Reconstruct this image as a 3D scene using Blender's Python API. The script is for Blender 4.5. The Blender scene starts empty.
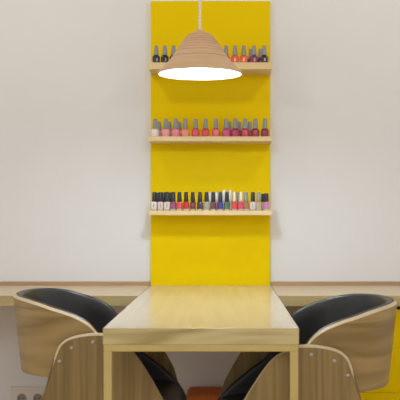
import bpy, bmesh, math, random
from mathutils import Vector, Matrix
random.seed(7)
S = bpy.context.scene
C = S.collection
PI = math.pi

# ------------------------------------------------------------------ materials
def newmat(name):
    m = bpy.data.materials.new(name); m.use_nodes = True
    nt = m.node_tree
    return m, nt, nt.nodes['Principled BSDF']

def plain(name, col, rough=0.5, metal=0.0, coat=0.0, trans=0.0, ior=1.45, emis=None, es=0.0):
    m, nt, b = newmat(name)
    b.inputs['Base Color'].default_value = (*col, 1)
    b.inputs['Roughness'].default_value = rough
    b.inputs['Metallic'].default_value = metal
    b.inputs['Coat Weight'].default_value = coat
    b.inputs['Transmission Weight'].default_value = trans
    b.inputs['IOR'].default_value = ior
    if emis:
        b.inputs['Emission Color'].default_value = (*emis, 1)
        b.inputs['Emission Strength'].default_value = es
    return m

def wood(name, c1, c2, scale=(1, 1, 1), rough=0.4, coat=0.0, rings=0.0, detail=6, bump=0.02, spec=0.3):
    """stretched-noise grain; scale is large ACROSS the grain and small along it"""
    m, nt, b = newmat(name)
    N, L = nt.nodes, nt.links
    tc = N.new('ShaderNodeTexCoord'); mp = N.new('ShaderNodeMapping')
    mp.inputs['Scale'].default_value = scale
    L.new(tc.outputs['Object'], mp.inputs['Vector'])
    n1 = N.new('ShaderNodeTexNoise'); n1.inputs['Scale'].default_value = 1.0
    n1.inputs['Detail'].default_value = detail; n1.inputs['Roughness'].default_value = 0.6
    n1.inputs['Distortion'].default_value = 0.4
    L.new(mp.outputs['Vector'], n1.inputs['Vector'])
    mp2 = N.new('ShaderNodeMapping'); mp2.inputs['Scale'].default_value = tuple(s * 0.22 for s in scale)
    L.new(tc.outputs['Object'], mp2.inputs['Vector'])
    wv = N.new('ShaderNodeTexNoise'); wv.inputs['Scale'].default_value = 1.0
    wv.inputs['Detail'].default_value = 2; wv.inputs['Distortion'].default_value = 1.2
    L.new(mp2.outputs['Vector'], wv.inputs['Vector'])
    mul = N.new('ShaderNodeMath'); mul.operation = 'MULTIPLY'; mul.inputs[1].default_value = 9.0
    L.new(wv.outputs['Fac'], mul.inputs[0])
    fr = N.new('ShaderNodeMath'); fr.operation = 'PINGPONG'; fr.inputs[1].default_value = 1.0
    L.new(mul.outputs[0], fr.inputs[0])
    mx = N.new('ShaderNodeMix'); mx.data_type = 'FLOAT'; mx.inputs['Factor'].default_value = rings
    L.new(n1.outputs['Fac'], mx.inputs['A']); L.new(fr.outputs[0], mx.inputs['B'])
    cr = N.new('ShaderNodeValToRGB')
    cr.color_ramp.elements[0].position = 0.28; cr.color_ramp.elements[0].color = (*c1, 1)
    cr.color_ramp.elements[1].position = 0.72; cr.color_ramp.elements[1].color = (*c2, 1)
    L.new(mx.outputs['Result'], cr.inputs['Fac']); L.new(cr.outputs['Color'], b.inputs['Base Color'])
    bp = N.new('ShaderNodeBump'); bp.inputs['Strength'].default_value = bump; bp.inputs['Distance'].default_value = 0.002
    L.new(n1.outputs['Fac'], bp.inputs['Height']); L.new(bp.outputs['Normal'], b.inputs['Normal'])
    b.inputs['Roughness'].default_value = rough
    b.inputs['Specular IOR Level'].default_value = spec
    b.inputs['Coat Weight'].default_value = coat; b.inputs['Coat Roughness'].default_value = 0.16
    return m

def painted(name, col, rough=0.6, amt=0.03, scale=3.0, bump=0.03, spec=0.3):
    m, nt, b = newmat(name)
    N, L = nt.nodes, nt.links
    tc = N.new('ShaderNodeTexCoord')
    n = N.new('ShaderNodeTexNoise'); n.inputs['Scale'].default_value = scale; n.inputs['Detail'].default_value = 4
    L.new(tc.outputs['Object'], n.inputs['Vector'])
    cr = N.new('ShaderNodeValToRGB')
    cr.color_ramp.elements[0].color = (*[c * (1 - amt) for c in col], 1)
    cr.color_ramp.elements[1].color = (*[min(1, c * (1 + amt)) for c in col], 1)
    L.new(n.outputs['Fac'], cr.inputs['Fac']); L.new(cr.outputs['Color'], b.inputs['Base Color'])
    n2 = N.new('ShaderNodeTexNoise'); n2.inputs['Scale'].default_value = 220
    L.new(tc.outputs['Object'], n2.inputs['Vector'])
    bp = N.new('ShaderNodeBump'); bp.inputs['Strength'].default_value = bump; bp.inputs['Distance'].default_value = 0.001
    L.new(n2.outputs['Fac'], bp.inputs['Height']); L.new(bp.outputs['Normal'], b.inputs['Normal'])
    b.inputs['Roughness'].default_value = rough
    b.inputs['Specular IOR Level'].default_value = spec
    return m

M = {}
M['wall'] = painted('wall_paint', (0.74, 0.765, 0.80), 0.85)
M['ceiling'] = painted('ceiling_paint', (0.52, 0.51, 0.50), 0.9)
M['floor'] = wood('floor_planks', (0.56, 0.34, 0.13), (0.68, 0.43, 0.19), (18, 1.2, 10), 0.5)
M['yellow'] = painted('yellow_laminate', (0.79, 0.585, 0.0), 0.5, 0.01, 2.0, 0.01, 0.06)
M['yellow_cab'] = painted('yellow_lacquer', (0.74, 0.53, 0.0), 0.5, 0.01, 2.0, 0.01, 0.08)
M['ply_top'] = wood('tabletop_birch', (0.61, 0.53, 0.36), (0.69, 0.61, 0.43), (30, 1.6, 12), 0.22, 0.35, 0.12, bump=0.01)
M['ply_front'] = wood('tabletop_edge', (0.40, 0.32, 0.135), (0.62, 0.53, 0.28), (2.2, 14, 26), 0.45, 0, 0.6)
M['counter'] = wood('counter_birch', (0.60, 0.47, 0.28), (0.68, 0.55, 0.35), (1.4, 26, 12), 0.35, 0.2, 0.1, bump=0.01)
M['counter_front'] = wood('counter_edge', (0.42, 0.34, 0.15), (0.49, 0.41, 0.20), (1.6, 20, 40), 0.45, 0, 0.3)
M['frame'] = wood('frame_pine', (0.55, 0.44, 0.17), (0.61, 0.50, 0.21), (12, 12, 12), 0.45)
M['shelf'] = wood('shelf_birch', (0.68, 0.53, 0.28), (0.76, 0.61, 0.35), (2, 30, 30), 0.45)
M['strip'] = wood('strip_oak', (0.42, 0.29, 0.16), (0.47, 0.33, 0.19), (2, 30, 30), 0.5)
M['oak_h'] = wood('chair_oak_band', (0.235, 0.165, 0.060), (0.385, 0.280, 0.125), (2.6, 2.6, 26), 0.42, 0.1, 0.45)
M['oak_v'] = wood('chair_oak_side', (0.215, 0.152, 0.060), (0.32, 0.235, 0.100), (52, 5, 2.6), 0.42, 0.1, 0.36)
M['oak_edge'] = wood('chair_ply_edge', (0.60, 0.49, 0.32), (0.68, 0.57, 0.38), (8, 8, 60), 0.5)
M['leather'] = painted('black_leather', (0.014, 0.015, 0.017), 0.36, 0.1, 30, 0.06, 0.6)
M['steel'] = plain('bolt_steel', (0.50, 0.48, 0.43), 0.5, 0.7)
M['lampwood'] = wood('lamp_wood', (0.60, 0.41, 0.24), (0.72, 0.51, 0.33), (5, 5, 60), 0.5)
M['lampgroove'] = wood('lamp_wood_groove', (0.54, 0.35, 0.21), (0.62, 0.41, 0.27), (5, 5, 60), 0.6)
M['lampwhite'] = plain('lamp_lining_white', (0.92, 0.92, 0.93), 0.5)
M['bulb'] = plain('bulb_glow', (1, 1, 1), 0.4, emis=(0.83, 0.91, 1.0), es=195)
M['cord'] = plain('white_cord', (0.80, 0.80, 0.80), 0.6)
M['dark'] = plain('recess_black', (0.02, 0.018, 0.015), 0.7)
M['plastic'] = plain('socket_plastic', (0.70, 0.68, 0.65), 0.35)
M['socket'] = plain('socket_grey', (0.30, 0.28, 0.25), 0.5)
M['hole'] = plain('socket_hole', (0.02, 0.02, 0.02), 0.6)
M['orange'] = painted('orange_fabric', (0.62, 0.17, 0.04), 0.8, 0.08, 60, 0.2)
M['cap_grey'] = plain('cap_grey', (0.27, 0.28, 0.28), 0.45, 0.0)
M['cap_black'] = plain('cap_black', (0.018, 0.02, 0.026), 0.3)
M['cap_white'] = plain('cap_white', (0.78, 0.78, 0.76), 0.35)
M['cap_gold'] = plain('cap_gold', (0.72, 0.62, 0.38), 0.3, 0.35)
M['glass'] = plain('bottle_base_glass', (0.50, 0.46, 0.36), 0.1, coat=0.5)

# ------------------------------------------------------------------ mesh helpers
def obj(name, bm, mats, parent=None, smooth=False, loc=None):
    me = bpy.data.meshes.new(name)
    bmesh.ops.recalc_face_normals(bm, faces=bm.faces)
    bm.to_mesh(me); bm.free()
    for m in (mats if isinstance(mats, (list, tuple)) else [mats]):
        me.materials.append(m)
    o = bpy.data.objects.new(name, me); C.objects.link(o)
    if parent: o.parent = parent
    if loc: o.location = loc
    if smooth:
        for p in me.polygons: p.use_smooth = True
        try:
            me.set_sharp_from_angle(angle=math.radians(38))
        except Exception: pass
    return o

def tag(o, label, cat, group=None):
    o['label'] = label; o['category'] = cat
    if group: o['group'] = group
    return o

def thing(name, label, cat, loc=(0, 0, 0), rotz=0, group=None):
    o = bpy.data.objects.new(name, None); C.objects.link(o)
    o.empty_display_size = 0.05
    o.location = loc; o.rotation_euler = (0, 0, rotz)
    return tag(o, label, cat, group)

def box(bm, x0, x1, y0, y1, z0, z1, bev=0.0, seg=2, mi=0):
    r = bmesh.ops.create_cube(bm, size=1)
    vs = r['verts']
    for v in vs:
        v.co = Vector((x0 + (v.co.x + .5) * (x1 - x0), y0 + (v.co.y + .5) * (y1 - y0), z0 + (v.co.z + .5) * (z1 - z0)))
    fs = set(f for v in vs for f in v.link_faces)
    for f in fs: f.material_index = mi
    if bev:
        es = set(e for v in vs for e in v.link_edges)
        bmesh.ops.bevel(bm, geom=list(es), offset=bev, segments=seg, profile=0.5, affect='EDGES')
    return bm

def boxm(*a, **k):
    return box(bmesh.new(), *a, **k)

def loft(bm, loops, closed_loop=True, cap=True, mi=None):
    rows = [[bm.verts.new(p) for p in lp] for lp in loops]
    n = len(rows[0])
    for i in range(len(rows) - 1):
        for j in range(n if closed_loop else n - 1):
            k = (j + 1) % n
            f = bm.faces.new((rows[i][j], rows[i][k], rows[i + 1][k], rows[i + 1][j]))
            if mi: f.material_index = mi[j]
    if cap:
        for r in (rows[0], rows[-1]):
            f = bm.faces.new(r)
            if mi: f.material_index = max(mi)
    return rows

def lathe(bm, prof, seg=48, cx=0, cy=0, mi=None, closed=False):
    """prof: list of (r, z)"""
    rows = []
    for r, z in prof:
        if r < 1e-6:
            rows.append([bm.verts.new((cx, cy, z))])
        else:
            rows.append([bm.verts.new((cx + r * math.cos(2 * PI * k / seg), cy + r * math.sin(2 * PI * k / seg), z)) for k in range(seg)])
    pairs = [(i, i + 1) for i in range(len(rows) - 1)]
    if closed: pairs.append((len(rows) - 1, 0))
    for q, (i, j) in enumerate(pairs):
        a, b = rows[i], rows[j]
        for k in range(seg):
            l = (k + 1) % seg
            if len(a) == 1 and len(b) == 1: continue
            if len(a) == 1: f = bm.faces.new((a[0], b[k], b[l]))
            elif len(b) == 1: f = bm.faces.new((a[k], a[l], b[0]))
            else: f = bm.faces.new((a[k], a[l], b[l], b[k]))
            if mi: f.material_index = mi[q]
    return bm

def lerp_tab(tab, x):
    if x <= tab[0][0]: return tab[0][1]
    for (a, b), (c, d) in zip(tab, tab[1:]):
        if x <= c:
            t = (x - a) / (c - a)
            return b + (d - b) * t
    return tab[-1][1]

def smooth_tab(tab, n=60):
    """Catmull-Rom resample of (x, y) points, x increasing"""
    out = []
    P = [tab[0]] + list(tab) + [tab[-1]]
    per = max(2, n // (len(tab) - 1))
    for i in range(1, len(P) - 2):
        p0, p1, p2, p3 = P[i - 1], P[i], P[i + 1], P[i + 2]
        for k in range(per):
            t = k / per
            out.append(tuple(0.5 * (2 * b + (c - a) * t + (2 * a - 5 * b + 4 * c - d) * t * t + (3 * b - a - 3 * c + d) * t ** 3)
                             for a, b, c, d in zip(p0, p1, p2, p3)))
    out.append(tab[-1])
    return out

# ------------------------------------------------------------------ geometry constants (metres; camera at x=0,y=0)
CAMZ = 1.09
WALL_Y = 4.15
TX0, TX1 = -0.377, 0.2235           # table sides
TY0 = 2.54                          # table near end
TOP = 0.75; TH = 0.051
CNT_Y = 3.59                        # counter front
PANEL_Y = 4.125

# ------------------------------------------------------------------ the room
def struct(name, bm, m):
    o = obj(name, bm, m); o['kind'] = 'structure'; return o
struct('wall_back', boxm(-3.4, 3.4, WALL_Y, WALL_Y + 0.12, 0, 2.75), M['wall'])
struct('floor', boxm(-3.4, 3.4, -1.5, WALL_Y, -0.1, 0), M['floor'])
struct('ceiling', boxm(-3.4, 3.4, -1.5, WALL_Y, 2.75, 2.87), M['ceiling'])
struct('trim_1', boxm(-3.4, TX0 - 0.002, WALL_Y - 0.018, WALL_Y, TOP, TOP + 0.018, bev=0.002), M['strip'])
struct('trim_2', boxm(TX1 + 0.002, 3.4, WALL_Y - 0.018, WALL_Y, TOP, TOP + 0.018, bev=0.002), M['strip'])

# ------------------------------------------------------------------ counters
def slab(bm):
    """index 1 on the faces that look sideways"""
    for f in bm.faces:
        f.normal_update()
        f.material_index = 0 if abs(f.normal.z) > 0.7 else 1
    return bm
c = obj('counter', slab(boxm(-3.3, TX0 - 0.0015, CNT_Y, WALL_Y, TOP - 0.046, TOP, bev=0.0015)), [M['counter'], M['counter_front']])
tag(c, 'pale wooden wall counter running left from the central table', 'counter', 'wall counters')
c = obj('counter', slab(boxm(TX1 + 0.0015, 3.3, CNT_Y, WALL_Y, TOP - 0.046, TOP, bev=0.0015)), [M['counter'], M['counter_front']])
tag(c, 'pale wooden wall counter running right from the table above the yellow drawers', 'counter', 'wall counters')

# ------------------------------------------------------------------ table
t = thing('manicure_table', 'long narrow pale wooden table standing end-on in the centre', 'table', ((TX0 + TX1) / 2, TY0, 0))
hw = (TX1 - TX0) / 2
L_T = WALL_Y - TY0
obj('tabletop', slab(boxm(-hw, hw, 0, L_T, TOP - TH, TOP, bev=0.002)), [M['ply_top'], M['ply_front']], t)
lw = 0.025
for sx in (-1, 1):
    for y in (0.003, L_T - 0.30):
        x0 = sx * (hw - 0.002); x1 = sx * (hw - 0.002 - lw)
        obj('leg', boxm(min(x0, x1), max(x0, x1), y, y + lw, 0, TOP - TH - 0.0215, bev=0.0015), M['frame'], t)
for y in (0.003, L_T - 0.30):
    obj('rail', boxm(-hw + 0.002, hw - 0.002, y, y + lw, TOP - TH - 0.0215, TOP - TH, bev=0.0015), M['frame'], t)

# ------------------------------------------------------------------ yellow panel and shelves
px0, px1 = -0.374, 0.2195
p = obj('wall_panel', boxm(px0, px1, PANEL_Y, WALL_Y, TOP, 2.163, bev=0.0015), M['yellow'])
tag(p, 'tall yellow panel standing on the table end against the wall', 'panel')
SH_Y0 = 3.965
SH = [(1.8015, 'top', 0.036), (1.440, 'middle', 0.023), (1.1125, 'bottom', 0.022)]
SHZ = {}
def yz(py, Y): return CAMZ - (py - 217) / 830 * Y
def xx(px, Y): return (px - 226) / 830 * Y
for (pt, pb, which, lab) in ((62.3, 69.3, 'top', 'topmost pale wooden shelf, behind the hanging lamp'),
                             (136.4, 141.2, 'middle', 'middle pale wooden shelf holding pink and red grey-capped bottles'),
                             (210.6, 215.2, 'bottom', 'lowest pale wooden shelf holding the crowded row of many-coloured bottles')):
    zt, zb = yz(pt, SH_Y0), yz(pb, SH_Y0)
    SHZ[which] = zt
    s = obj('shelf', boxm(-0.3705, 0.2205, SH_Y0, PANEL_Y, zb, zt, bev=0.0015), M['shelf'])
    tag(s, lab, 'shelf', 'bottle shelves on the yellow panel')

# ------------------------------------------------------------------ nail polish bottles
def rr_loop(rx, ry, z, n=24, e=4.0):
    out = []
    for k in range(n):
        a = 2 * PI * k / n; ca, sa = math.cos(a), math.sin(a)
        out.append((rx * math.copysign(abs(ca) ** (2 / e), ca), ry * math.copysign(abs(sa) ** (2 / e), sa), z))
    return out
def body_round(w=0.0188):
    bm = bmesh.new()
    pr = [(0.80, 0), (0.93, 0.0015), (0.99, 0.005), (0.98, 0.012), (1.0, 0.022), (1.0, 0.028), (0.94, 0.0325), (0.74, 0.0365), (0.55, 0.038), (0.44, 0.040)]
    loft(bm, [rr_loop(w * r, w * 0.86 * r, z, e=2.9) for r, z in pr]); return bm
def body_straight(w=0.0142, h=0.043):
    bm = bmesh.new()
    pr = [(0.90, 0.0075), (1.0, 0.0085), (1.0, h * 0.80), (0.96, h * 0.90), (0.78, h * 0.965), (0.50, h), (0.45, h + 0.0025)]
    loft(bm, [rr_loop(w * r, w * r, z, e=3.2) for r, z in pr]); return bm
def base_straight(w=0.0142):
    bm = bmesh.new()
    loft(bm, [rr_loop(w * r, w * r, z, e=3.2) for r, z in ((0.9, 0), (1, 0.0012), (1, 0.0072), (0.94, 0.0078))]); return bm
def cap_taper(z0=0.039, z1=0.086, r0=0.0125, r1=0.0085):
    bm = bmesh.new()
    lathe(bm, [(0, z0), (r0 * 0.95, z0), (r0, z0 + 0.002), (r0 * 0.97, z0 + 0.006), (r1 * 1.03, z1 - 0.003), (r1 * 0.9, z1 - 0.0006), (0, z1)], 20); return bm
def cap_cyl(z0=0.0435, z1=0.090, r=0.0103):
    bm = bmesh.new()
    lathe(bm, [(0, z0), (r, z0), (r * 1.06, z0 + 0.0015), (r * 1.02, z0 + 0.01), (r * 0.86, z1 - 0.003), (r * 0.78, z1 - 0.0005), (0, z1)], 20); return bm
def print_strip(w=0.0142):
    bm = bmesh.new(); box(bm, -0.0022, 0.0022, -w - 0.0004, -w + 0.001, 0.014, 0.033); return bm

POL = {}
def polish(key, col, rough=0.12):
    if key not in POL:
        POL[key] = plain('polish_' + key, col, rough, coat=0.6)
    return POL[key]
PC = dict(navy=(0.018, 0.022, 0.045), black=(0.014, 0.014, 0.022), coral=(0.72, 0.12, 0.07), orange=(0.78, 0.13, 0.05),
          magenta=(0.22, 0.03, 0.10), plum=(0.06, 0.012, 0.035), white=(0.66, 0.62, 0.62), glitter=(0.72, 0.60, 0.60),
          palepink=(0.72, 0.30, 0.33), pink=(0.70, 0.22, 0.28), salmon=(0.75, 0.25, 0.17), rose=(0.60, 0.06, 0.10),
          red=(0.62, 0.04, 0.06), coralred=(0.66, 0.10, 0.10), hotpink=(0.55, 0.06, 0.20), berry=(0.34, 0.02, 0.08),
          crimson=(0.45, 0.03, 0.06), darkred=(0.26, 0.012, 0.028), wine=(0.24, 0.012, 0.04),
          milk=(0.70, 0.52, 0.50), clear=(0.66, 0.64, 0.60), mauve=(0.28, 0.06, 0.15), redpink=(0.58, 0.05, 0.09),
          truered=(0.48, 0.01, 0.02), maroon=(0.12, 0.02, 0.03), purple=(0.035, 0.015, 0.055), beige=(0.36, 0.32, 0.22),
          brown=(0.085, 0.045, 0.035), blue=(0.02, 0.045, 0.26), green=(0.05, 0.13, 0.09), redorange=(0.66, 0.06, 0.04),
          fuchsia=(0.62, 0.06, 0.14), amber=(0.34, 0.15, 0.06), sand=(0.45, 0.36, 0.24), lilac=(0.48, 0.20, 0.36))
CAPW = {'g': ('cap_grey', 'grey'), 'k': ('cap_black', 'black'), 'w': ('cap_white', 'white'), 'o': ('cap_gold', 'gold')}
MESH = {}
def mesh_of(key, fn, mat, smooth=True):
    if key not in MESH:
        o = obj(key, fn(), mat, smooth=smooth); MESH[key] = o.data
        bpy.data.objects.remove(o)
    return MESH[key]
def child(name, me, parent):
    o = bpy.data.objects.new(name, me); C.objects.link(o); o.parent = parent; return o

def bottle(px, shelf, kind, col, capk, label, Y, group, sc=1.0, print_=False):
    z = SHZ[shelf]
    r = thing('nail_polish_bottle', label, 'nail polish', (xx(px, Y), Y, z + 0.0003), random.uniform(-.15, .15), group)
    r.scale = (sc, sc, sc)
    m = polish(col, PC[col])
    if kind == 'r':
        child('bottle_body', mesh_of('body_r_' + col, body_round, m), r)
        child('cap', mesh_of('cap_r_' + capk, cap_taper, M[CAPW[capk][0]]), r)
    elif kind == 't':       # tall cap behind
        child('bottle_body', mesh_of('body_s_' + col, body_straight, m), r)
        child('base', mesh_of('base_s', base_straight, M['glass']), r)
        child('cap', mesh_of('cap_t_' + capk, lambda: cap_cyl(0.0435, 0.103, 0.0095), M[CAPW[capk][0]]), r)
    elif kind == 'b':       # broad short cap
        child('bottle_body', mesh_of('body_s_' + col, body_straight, m), r)
        child('base', mesh_of('base_s', base_straight, M['glass']), r)
        child('cap', mesh_of('cap_b_' + capk, lambda: cap_cyl(0.0435, 0.084, 0.0115), M[CAPW[capk][0]]), r)
    else:
        child('bottle_body', mesh_of('body_s_' + col, body_straight, m), r)
        child('base', mesh_of('base_s', base_straight, M['glass']), r)
        child('cap', mesh_of('cap_s_' + capk, cap_cyl, M[CAPW[capk][0]]), r)
        if print_:
            child('label_print', mesh_of('print_s', print_strip, M['socket'], False), r)
    return r

YF, YB = 3.995, 4.075
G1, G2, G3 = 'nail polish bottles on the top shelf', 'nail polish bottles on the middle shelf', 'nail polish bottles on the bottom shelf'
top = [
    (156.2, 'navy', YF, 'dark navy grey-capped polish bottle at the left end of the top shelf'),
    (164.8, 'black', YF, 'blackish grey-capped polish bottle, second from left on the top shelf'),
    (173.4, 'plum', YF, 'polish bottle whose grey cap peeks over the lamp shade left side, top shelf'),
    (226.0, 'coral', YF, 'polish bottle whose grey cap peeks over the lamp shade right side, top shelf'),
    (235.0, 'coral', YF, 'coral grey-capped polish bottle just right of the lamp, top shelf'),
    (243.8, 'orange', YF, 'orange-red grey-capped polish bottle between coral and magenta ones, top shelf'),
    (254.0, 'magenta', YF, 'magenta grey-capped polish bottle on the top shelf, front row'),
    (250.9, 'magenta', YB, 'polish bottle standing half hidden behind the magenta one, top shelf'),
    (264.3, 'plum', YF, 'dark plum grey-capped polish bottle at the right end of the top shelf'),
    (260.6, 'plum', YB, 'polish bottle standing half hidden behind the dark plum one, top shelf')]
for x, col, Y, lab in top: bottle(x, 'top', 'r', col, 'g', lab, Y, G1)
mid = [
    (155.0, 'glitter', YF, 'white glittery grey-capped polish bottle at the left end of the middle shelf'),
    (158.9, 'palepink', YB, 'grey-capped polish bottle tucked behind the white glittery one, middle shelf'),
    (165.8, 'palepink', YF, 'pale pink grey-capped polish bottle, second in the middle shelf front row'),
    (169.4, 'palepink', YB, 'grey-capped polish bottle tucked behind the pale pink one, middle shelf'),
    (175.6, 'pink', YF, 'pink grey-capped polish bottle, third in the middle shelf front row'),
    (179.3, 'salmon', YB, 'grey-capped polish bottle tucked between pink and salmon ones, middle shelf'),
    (185.3, 'salmon', YF, 'salmon orange grey-capped polish bottle on the middle shelf'),
    (195.6, 'rose', YF, 'rose red grey-capped polish bottle with gaps both sides, middle shelf'),
    (205.5, 'red', YF, 'bright red grey-capped polish bottle, sixth in the middle shelf front row'),
    (215.9, 'coralred', YF, 'coral red grey-capped polish bottle, left neighbour of the hot pink one, middle shelf'),
    (226.1, 'hotpink', YF, 'hot pink grey-capped polish bottle on the middle shelf'),
    (229.2, 'hotpink', YB, 'grey-capped polish bottle tucked behind the hot pink one, middle shelf'),
    (235.2, 'berry', YF, 'berry grey-capped polish bottle right beside the hot pink one, middle shelf'),
    (239.2, 'berry', YB, 'grey-capped polish bottle tucked between berry and crimson ones, middle shelf'),
    (245.1, 'crimson', YF, 'crimson grey-capped polish bottle, third from right in the middle shelf front row'),
    (249.8, 'crimson', YB, 'grey-capped polish bottle tucked behind the crimson one, middle shelf'),
    (255.4, 'darkred', YF, 'dark red grey-capped polish bottle, second from right on the middle shelf'),
    (265.0, 'wine', YF, 'wine-coloured grey-capped polish bottle at the right end of the middle shelf')]
for x, col, Y, lab in mid: bottle(x, 'middle', 'r', col, 'g', lab, Y, G2, 1.03 if Y == YF else 0.97)
bot = [
    (154.2, 's', 'white', 'k', 0, 1, 'black-capped clear white polish bottle at the left end of the bottom shelf'),
    (157.6, 's', 'white', 'k', 1, 0, 'black-capped bottle behind the leftmost white one, bottom shelf'),
    (160.6, 's', 'milk', 'k', 0, 1, 'milky pink black-capped polish bottle, second in the bottom front row'),
    (163.6, 's', 'milk', 'k', 1, 0, 'black-capped bottle behind the milky pink one, bottom shelf'),
    (167.0, 's', 'clear', 'k', 0, 1, 'clear black-capped bottle between milky pink and mauve ones, bottom shelf'),
    (170.2, 's', 'clear', 'k', 1, 0, 'black-capped bottle behind the gap of clear and mauve ones, bottom shelf'),
    (173.3, 's', 'mauve', 'k', 0, 0, 'mauve black-capped polish bottle on the bottom shelf'),
    (179.5, 's', 'redpink', 'k', 0, 0, 'pinkish red black-capped polish bottle right of the mauve one, bottom shelf'),
    (186.1, 's', 'truered', 'k', 0, 0, 'deep red black-capped polish bottle on the bottom shelf'),
    (192.9, 's', 'maroon', 'k', 0, 0, 'dark maroon black-capped polish bottle on the bottom shelf'),
    (200.0, 's', 'purple', 'k', 0, 0, 'dark purple black-capped polish bottle on the bottom shelf'),
    (206.6, 's', 'beige', 'k', 0, 1, 'greyish beige black-capped polish bottle on the bottom shelf'),
    (210.2, 's', 'clear', 'w', 1, 0, 'white-capped bottle behind, between the beige and brown ones, bottom shelf'),
    (213.2, 's', 'brown', 'k', 0, 0, 'dark brown black-capped polish bottle on the bottom shelf'),
    (216.8, 's', 'coralred', 'w', 1, 0, 'white-capped red bottle behind, between the brown and blue ones, bottom shelf'),
    (220.4, 's', 'blue', 'k', 0, 0, 'bright blue black-capped polish bottle on the bottom shelf'),
    (223.9, 't', 'clear', 'w', 1, 0, 'tall white-capped bottle behind, between the blue and green ones, bottom shelf'),
    (227.0, 's', 'green', 'k', 0, 0, 'dark green black-capped polish bottle on the bottom shelf'),
    (230.0, 't', 'clear', 'w', 1, 0, 'tall white-capped bottle behind, right of the green one, bottom shelf'),
    (234.3, 's', 'redorange', 'o', 0, 0, 'orange-red gold-capped polish bottle on the bottom shelf'),
    (237.8, 's', 'amber', 'g', 1, 0, 'grey-capped bottle behind, between the two gold-capped ones, bottom shelf'),
    (240.9, 's', 'fuchsia', 'o', 0, 0, 'pink-red gold-capped polish bottle on the bottom shelf'),
    (246.1, 's', 'amber', 'g', 0, 0, 'amber brown grey-capped polish bottle right of the gold-capped pair, bottom shelf'),
    (252.9, 's', 'white', 'k', 0, 1, 'opaque white black-capped polish bottle near the bottom shelf right end'),
    (258.6, 's', 'sand', 'g', 0, 0, 'sand glitter grey-capped polish bottle right of the opaque white one, bottom shelf'),
    (263.4, 'b', 'milk', 'k', 1, 0, 'bottle with short black cap behind the rightmost one, bottom shelf'),
    (266.4, 'b', 'lilac', 'k', 0, 0, 'lilac bottle with short broad black cap at the bottom shelf right end')]
for x, kind, col, capk, back, pr, lab in bot:
    bottle(x, 'bottom', kind, col, capk, lab, (YB if kind != 't' else 4.09) if back else YF, G3, print_=bool(pr))

# ------------------------------------------------------------------ pendant lamp
LY = 3.10
LX, LZ = xx(199.9, LY), yz(74.5, LY)
lamp = thing('pendant_lamp', 'turned wooden bell-shaped pendant lamp hanging lit over the table', 'lamp', (LX, LY, LZ))
outer = [(0.1565, 0.0), (0.1560, 0.003), (0.1405, 0.028), (0.119, 0.060)]
# stepped turned rings above the smooth skirt
rings = [(0.119, 0.060), (0.1035, 0.082), (0.0955, 0.0925), (0.0865, 0.1035), (0.077, 0.1145), (0.067, 0.1245), (0.056, 0.134), (0.043, 0.1435), (0.029, 0.151)]
DR = [(0.0, 0.0), (0.0134, 0.0005), (0.041, -0.0090), (0.069, -0.0145), (0.0975, -0.0100), (0.1255, -0.004), (0.141, 0.002), (0.150, 0.005), (0.157, 0.0)]
outer = [(0.1600, 0.0), (0.1595, 0.003), (0.1500, 0.0134), (0.1405, 0.028), (0.132, 0.041), (0.119, 0.060)]
outer = [(r + lerp_tab(DR, z), z) for r, z in outer]
rings = [(r + lerp_tab(DR, z), z) for r, z in rings]
prof, mi = list(outer), [0] * 5
for (r0, z0), (r1, z1) in zip(rings, rings[1:]):
    g = 0.0016
    prof += [(r0 - g, z0 + 0.0008), (r0 - g - 0.0004, z0 + 0.0024), (r0 - 0.0012, z0 + 0.0032), (r1, z1)]
    mi += [1, 1, 1, 0]
prof += [(0.0185, 0.1555), (0.0165, 0.1575), (0.0160, 0.1645), (0.0145, 0.166), (0, 0.166)]
mi += [0] * 5
bm = bmesh.new()
inner = [(0, 0.158), (0.026, 0.145), (0.044, 0.128), (0.068, 0.099), (0.098, 0.060), (0.124, 0.028), (0.1415, 0.0085), (0.1535, 0.0)]
lathe(bm, [(0.1535, 0.0)] + prof, 96, mi=[0] + mi)
rows_in = bmesh.new()
shade = obj('lamp_shade', bm, [M['lampwood'], M['lampgroove']], lamp, True)
rows_in.free()
bm = bmesh.new(); lathe(bm, inner, 96)
obj('shade_lining', bm, M['lampwhite'], lamp, True)
bm = bmesh.new()
R0 = 0.042
lathe(bm, [(0, 0.012)] + [(R0 * math.sin(a * PI / 14), 0.012 + R0 - R0 * math.cos(a * PI / 14)) for a in range(1, 12)] + [(0.016, 0.100), (0.014, 0.125), (0, 0.125)], 32)
obj('bulb', bm, M['bulb'], lamp, True)
for o_ in lamp.children: o_.rotation_euler = (math.radians(1.6), 0, 0)   # hangs a touch off level
bm = bmesh.new()                     # two-strand twisted cord
zc0, zc1 = 0.163, 2.728 - LZ
for ph in (0, PI):
    loops = []
    n = 420
    for i in range(n + 1):
        z = zc0 + (zc1 - zc0) * i / n
        a = ph + 2 * PI * (z - zc0) / 0.026
        cx, cy = 0.0026 * math.cos(a), 0.0026 * math.sin(a)
        loops.append([(cx + 0.0028 * math.cos(q * PI / 3), cy + 0.0028 * math.sin(q * PI / 3), z) for q in range(6)])
    loft(bm, loops)
obj('cord', bm, M['cord'], lamp, True)
bm = bmesh.new(); lathe(bm, [(0, zc1 - 0.004), (0.01, zc1 - 0.004), (0.045, zc1 + 0.006), (0.05, zc1 + 0.0215), (0, zc1 + 0.0215)], 32)
obj('ceiling_rose', bm, M['cord'], lamp, True)

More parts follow.
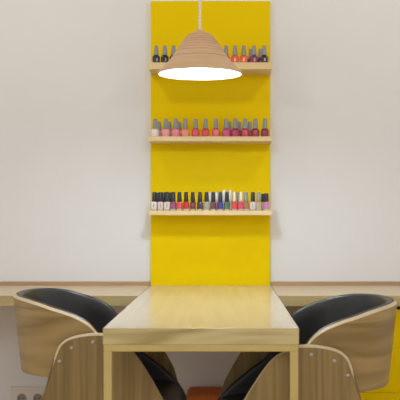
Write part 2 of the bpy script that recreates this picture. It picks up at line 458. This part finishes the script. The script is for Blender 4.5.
# ------------------------------------------------------------------ chairs (local +X is forward, u = x + 0.12)
U0 = 0.12
RIM = [(-0.22, 0.808), (-0.16, 0.806), (-0.10, 0.799), (-0.05, 0.788), (0.0, 0.772), (0.04, 0.761), (0.08, 0.745), (0.11, 0.729), (0.13, 0.715), (0.145, 0.699),
       (0.160, 0.676), (0.175, 0.650), (0.185, 0.625), (0.192, 0.59)]
def plan_pts(a, b, u_end, uc=0.06, e=2.25, n=34, m=10):
    """open U from near arm (y=-b) round the back (x=uc-a) to far arm; returns points with outward normals"""
    pts = []
    for i in range(m): pts.append((u_end + (uc - u_end) * i / m, -b))
    for i in range(n + 1):
        th = PI * i / n
        cx, cy = math.sin(th), -math.cos(th)
        pts.append((uc - a * abs(cx) ** (2 / e), b * math.copysign(abs(cy) ** (2 / e), cy)))
    for i in range(1, m + 1): pts.append((uc + (u_end - uc) * i / m, b))
    out = []
    for i, p in enumerate(pts):
        q0, q1 = pts[max(0, i - 1)], pts[min(len(pts) - 1, i + 1)]
        d = Vector((q1[0] - q0[0], q1[1] - q0[1])).normalized()
        out.append((Vector(p), Vector((-d.y, d.x))))
    # outward normal: flip so it points away from centre (uc, 0)
    res = []
    for p, nn in out:
        if nn.dot(p - Vector((uc + 0.3, 0))) < 0: nn = -nn
        res.append((p, nn))
    return res
def lean(p, nn, z, amt=0.055):
    back = max(0.0, -nn.x)          # only the back leans, not the arms
    return nn * ((z - 0.66) * amt * 1.6 * back + (z - 0.66) * 0.02)
def band_mesh():
    bm = bmesh.new()
    P = plan_pts(0.240, 0.288, 0.192)
    T = 0.0115
    loops = []
    nz = 10
    # index pattern: outer bottom->top (nz+1), inner top->bottom (nz+1)
    for p, nn in P:
        zt = lerp_tab(RIM, p.x)
        zb = 0.530
        if p.x > 0.13: zb += 0.045 * ((p.x - 0.13) / 0.062) ** 2.4
        lp = []
        for k in range(nz + 1):
            z = zb + (zt - 0.0085 - zb) * k / nz
            q = p + lean(p, nn, z); lp.append((q.x - U0, q.y, z))
        for k in range(nz, -1, -1):
            z = zb + (zt - zb) * k / nz
            q = p + lean(p, nn, z) - nn * T; lp.append((q.x - U0, q.y, z))
        loops.append(lp)
    n = 2 * (nz + 1)
    mi = [0] * n; mi[nz] = 1; mi[n - 1] = 1
    loft(bm, loops, mi=mi)
    return bm
PADTOP = [(-0.22, 0.810), (-0.16, 0.808), (-0.10, 0.801), (-0.05, 0.791), (0.0, 0.775), (0.04, 0.764), (0.08, 0.748), (0.11, 0.732), (0.13, 0.716), (0.145, 0.699),
          (0.165, 0.672), (0.185, 0.635), (0.205, 0.595), (0.220, 0.562), (0.26, 0.532), (0.30, 0.503), (0.34, 0.471), (0.375, 0.440),
          (0.405, 0.408), (0.425, 0.378), (0.44, 0.348)]
def pad_mesh():
    bm = bmesh.new()
    P = plan_pts(0.2275, 0.2755, 0.44, m=24)
    T = 0.022
    loops = []
    for p, nn in P:
        zt = lerp_tab(PADTOP, p.x); zb = 0.545 - 0.22 * min(1.0, max(0.0, (p.x - 0.0) / 0.09))
        lp = []
        nz = 9
        zs = [zb + (zt - 0.012 - zb) * k / nz for k in range(nz + 1)]
        for z in zs:
            q = p + lean(p, nn, z); lp.append((q.x - U0, q.y, z))
        for k in range(1, 8):
            a = PI * k / 8
            z = zt - 0.012 + 0.012 * math.sin(a)
            off = T / 2 - T / 2 * math.cos(a)
            q = p + lean(p, nn, z) - nn * off; lp.append((q.x - U0, q.y, z))
        for z in reversed(zs):
            q = p + lean(p, nn, z) - nn * T; lp.append((q.x - U0, q.y, z))
        loops.append(lp)
    loft(bm, loops)
    return bm
def seat_mesh():
    bm = bmesh.new()
    # cushion section across u: waterfall front, gently dished
    us = [-0.075, -0.068, -0.045, 0.0, 0.1, 0.2, 0.3, 0.36, 0.392, 0.412, 0.422]
    zt = [0.375, 0.398, 0.408, 0.415, 0.415, 0.412, 0.412, 0.408, 0.398, 0.380, 0.355]
    zb = [0.345, 0.335, 0.33, 0.33, 0.33, 0.33, 0.33, 0.33, 0.33, 0.335, 0.345]
    loops = []
    for u, a, b in zip(us, zt, zb):
        w = 0.250
        if u < 0.06: w = 0.250 * max(0.0, 1 - (abs((u - 0.06) / 0.142)) ** 2.25) ** (1 / 2.25)
        w = max(w, 0.12)
        lp = []
        for k in range(13):
            y = -w + 2 * w * k / 12
            lp.append((u - U0, y, a + 0.010 * abs(y / 0.25) ** 3))
        for k in range(12, -1, -1):
            y = -w + 2 * w * k / 12
            lp.append((u - U0, y, b))
        loops.append(lp)
    loft(bm, loops)
    return bm
def side_mesh(sy):
    """plywood side: rounded top, spreads downward into a front and a rear foot"""
    topc = smooth_tab([(-0.035, 0.46), (-0.012, 0.525), (0.004, 0.575), (0.014, 0.620), (0.030, 0.652), (0.060, 0.673), (0.100, 0.6835), (0.145, 0.6885),
                       (0.190, 0.686), (0.228, 0.670), (0.263, 0.646), (0.292, 0.612), (0.321, 0.570), (0.349, 0.525), (0.385, 0.46)], 84)
    outline = list(topc)
    outline += [(0.413, 0.36), (0.430, 0.2), (0.445, 0.05), (0.450, 0.0), (0.385, 0.0), (0.375, 0.10), (0.350, 0.22), (0.310, 0.275), (0.25, 0.30),
                (0.08, 0.30), (0.02, 0.275), (-0.035, 0.22), (-0.085, 0.10), (-0.105, 0.0), (-0.170, 0.0), (-0.158, 0.05), (-0.122, 0.2), (-0.070, 0.36)]
    bm = bmesh.new()
    T = 0.0145
    yo, yi = sy * 0.3105, sy * (0.3105 - T)
    n = len(outline)
    def inset(i, d):
        a, b, c = Vector(outline[i - 1]), Vector(outline[i]), Vector(outline[(i + 1) % n])
        e1, e2 = (b - a).normalized(), (c - b).normalized()
        m = Vector((e1.y + e2.y, -e1.x - e2.x))
        k = max(0.0, min(1.0, (b.y - 0.54) / 0.08)) * max(0.0, min(1.0, (0.27 - b.x) / 0.06))
        return b + m.normalized() * d * (0.2 + 0.8 * k) / max(0.6, m.length / 2)
    I = [inset(i, 0.0075) for i in range(n)]
    A = [bm.verts.new((p.x - U0, yo, p.y)) for p in I]
    D = [bm.verts.new((u - U0, yo - sy * 0.0065, z)) for u, z in outline]
    B = [bm.verts.new((u - U0, yi, z)) for u, z in outline]
    n = len(outline)
    fa = bm.faces.new(A); fb = bm.faces.new(B)
    for i in range(n):
        for P_, Q_ in ((A, D), (D, B)):
            f = bm.faces.new((P_[i], P_[(i + 1) % n], Q_[(i + 1) % n], Q_[i])); f.material_index = 1
    bmesh.ops.triangulate(bm, faces=[fa, fb])
    return bm
def bolt_mesh(u, z, sy):
    bm = bmesh.new()
    lathe(bm, [(0, 0.0045), (0.004, 0.0038), (0.0062, 0.002), (0.0070, 0), (0.006, -0.001), (0.004, -0.001), (0.004, -0.022), (0, -0.022)], 20)
    R = Matrix.Rotation(-sy * PI / 2, 4, 'X')
    for v in bm.verts:
        v.co = R @ v.co + Vector((u - U0, sy * 0.3108, z))
    return bm
def make_chair():
    r = thing('armchair', '', 'chair', (0, 0, 0), 0, 'tub armchairs at the table')
    obj('backrest', band_mesh(), [M['oak_h'], M['oak_edge']], r, True)
    obj('upholstery', pad_mesh(), M['leather'], r, True)
    obj('seat', seat_mesh(), M['leather'], r, True)
    for sy in (-1, 1):
        sp = obj('side_panel', side_mesh(sy), [M['oak_v'], M['oak_edge']], r)
        for u, z in ((0.0285, 0.592), (0.070, 0.638), (0.1435, 0.658)):
            obj('bolt', bolt_mesh(u, z, sy), M['steel'], sp, True)
    return r
def copy_tree(o, parent=None):
    c = o.copy(); C.objects.link(c); c.parent = parent
    for ch in list(o.children): copy_tree(ch, c)
    return c
ch1 = make_chair()
ch1.location = (-0.602 + U0, 3.17, 0)
ch1['label'] = 'oak plywood tub armchair with black leather inside, left of the table'
ch2 = copy_tree(ch1)
th = math.radians(3.0)
ch2.rotation_euler = (0, 0, PI + th)
ch2.location = (0.414 - U0 - 0.020, 2.912, 0)
ch2['label'] = 'oak plywood tub armchair with black leather inside, right of the table before yellow drawers'

# ------------------------------------------------------------------ yellow drawer unit under the right counter
cab = thing('drawer_cabinet', 'yellow drawer unit under the counter behind the right armchair', 'cabinet', (0.95, 3.9, 0))
def cb(x0, x1, y0, y1, z0, z1, **k): return boxm(x0 - 0.95, x1 - 0.95, y0 - 3.9, y1 - 3.9, z0, z1, **k)
obj('carcass', cb(0.50, 1.40, 3.645, 4.13, 0.06, 0.692, bev=0.001), M['yellow_cab'], cab)
obj('plinth', cb(0.52, 1.38, 3.68, 4.12, 0.0, 0.06), M['dark'], cab)
obj('gap_shade_strip', cb(0.501, 1.399, 3.635, 3.645, 0.680, 0.6995), M['dark'], cab)  # black strip standing in for the shaded gap between counter and drawers
for z0, z1 in ((0.5148, 0.685), (0.3238, 0.5136), (0.1318, 0.3226), (0.065, 0.1306)):
    obj('drawer', cb(0.502, 1.398, 3.625, 3.645, z0, z1, bev=0.001), M['yellow_cab'], cab)

# ------------------------------------------------------------------ double power socket on the wall
SX, SZ = xx(30, WALL_Y), yz(398, WALL_Y)
so = thing('power_socket', 'double round wall power socket low down at the bottom left', 'socket', (SX, WALL_Y, SZ))
bm = boxm(-0.096, 0.096, -0.008, 0, -0.048, 0.060, bev=0.003)
obj('cover_plate', bm, M['plastic'], so)
def face_front(bm, x, y, z):
    R = Matrix.Rotation(PI / 2, 4, 'X')
    for v in bm.verts: v.co = R @ v.co + Vector((x, y, z))
    return bm
for cx in (-0.040, 0.041):
    bm = bmesh.new(); lathe(bm, [(0, 0.0015), (0.0165, 0.0015), (0.0175, 0.0045), (0.0225, 0.0045), (0.0235, 0), (0, 0)], 32)
    inset = obj('socket_inset', face_front(bm, cx, -0.008, 0.0), M['socket'], so, True)
    for hx in (-0.0095, 0.0095):
        bm = bmesh.new(); lathe(bm, [(0, 0.0022), (0.0028, 0.0022), (0.0028, 0), (0, 0)], 12)
        obj('pin_hole', face_front(bm, cx + hx, -0.008, 0.0), M['hole'], inset)

# ------------------------------------------------------------------ low orange stool by the wall
st = thing('footstool', 'low orange padded stool by the wall seen beneath the table', 'stool', (xx(211, 4.0), 4.0, 0))
obj('seat_pad', boxm(-0.118, 0.118, -0.10, 0.12, 0.10, 0.252, bev=0.022, seg=5), M['orange'], st, True)
for sx in (-1, 1):
    for y in (-0.075, 0.095):
        bm = bmesh.new(); lathe(bm, [(0, 0), (0.012, 0), (0.017, 0.105), (0, 0.105)], 16, sx * 0.09, y)
        obj('leg', bm, M['frame'], st)

# ------------------------------------------------------------------ light
def area(name, loc, target, size, energy, col, shape='DISK'):
    l = bpy.data.lights.new(name, 'AREA'); l.shape = shape; l.size = size; l.energy = energy; l.color = col
    o = bpy.data.objects.new(name, l); C.objects.link(o); o.location = loc
    d = Vector(target) - Vector(loc)
    o.rotation_euler = d.to_track_quat('-Z', 'Y').to_euler()
    return o
area('ceiling_spot', (-1.05, 2.95, 2.72), (-0.75, 4.0, 1.2), 0.20, 6, (1.0, 0.90, 0.77))
area('ceiling_spot', (0.90, 2.95, 2.72), (0.6, 4.0, 1.2), 0.20, 6, (1.0, 0.90, 0.77))
area('room_light', (0.0, -0.2, 2.6), (0, 3.8, 1.0), 1.4, 26, (1.0, 0.95, 0.88))

w = bpy.data.worlds.new('world'); S.world = w; w.use_nodes = True
bg = w.node_tree.nodes['Background']
bg.inputs['Color'].default_value = (1.0, 0.965, 0.91, 1)
bg.inputs['Strength'].default_value = 0.83

# ------------------------------------------------------------------ camera
cd = bpy.data.cameras.new('camera'); cam = bpy.data.objects.new('camera', cd); C.objects.link(cam)
cam.location = (0, 0, CAMZ); cam.rotation_euler = (PI / 2, 0, 0)
cd.sensor_width = 36; cd.lens = 830 / 400 * 36
cd.shift_x = -(226 - 200) / 400
cd.shift_y = (217 - 200) / 400
cd.clip_start = 0.05
cd.dof.use_dof = True; cd.dof.focus_distance = 3.7; cd.dof.aperture_fstop = 5.6
S.camera = cam
S.view_settings.view_transform = 'Standard'
S.view_settings.look = 'None'
S.view_settings.exposure = 0.13
S.view_settings.gamma = 1.0
S.view_settings.use_curve_mapping = False
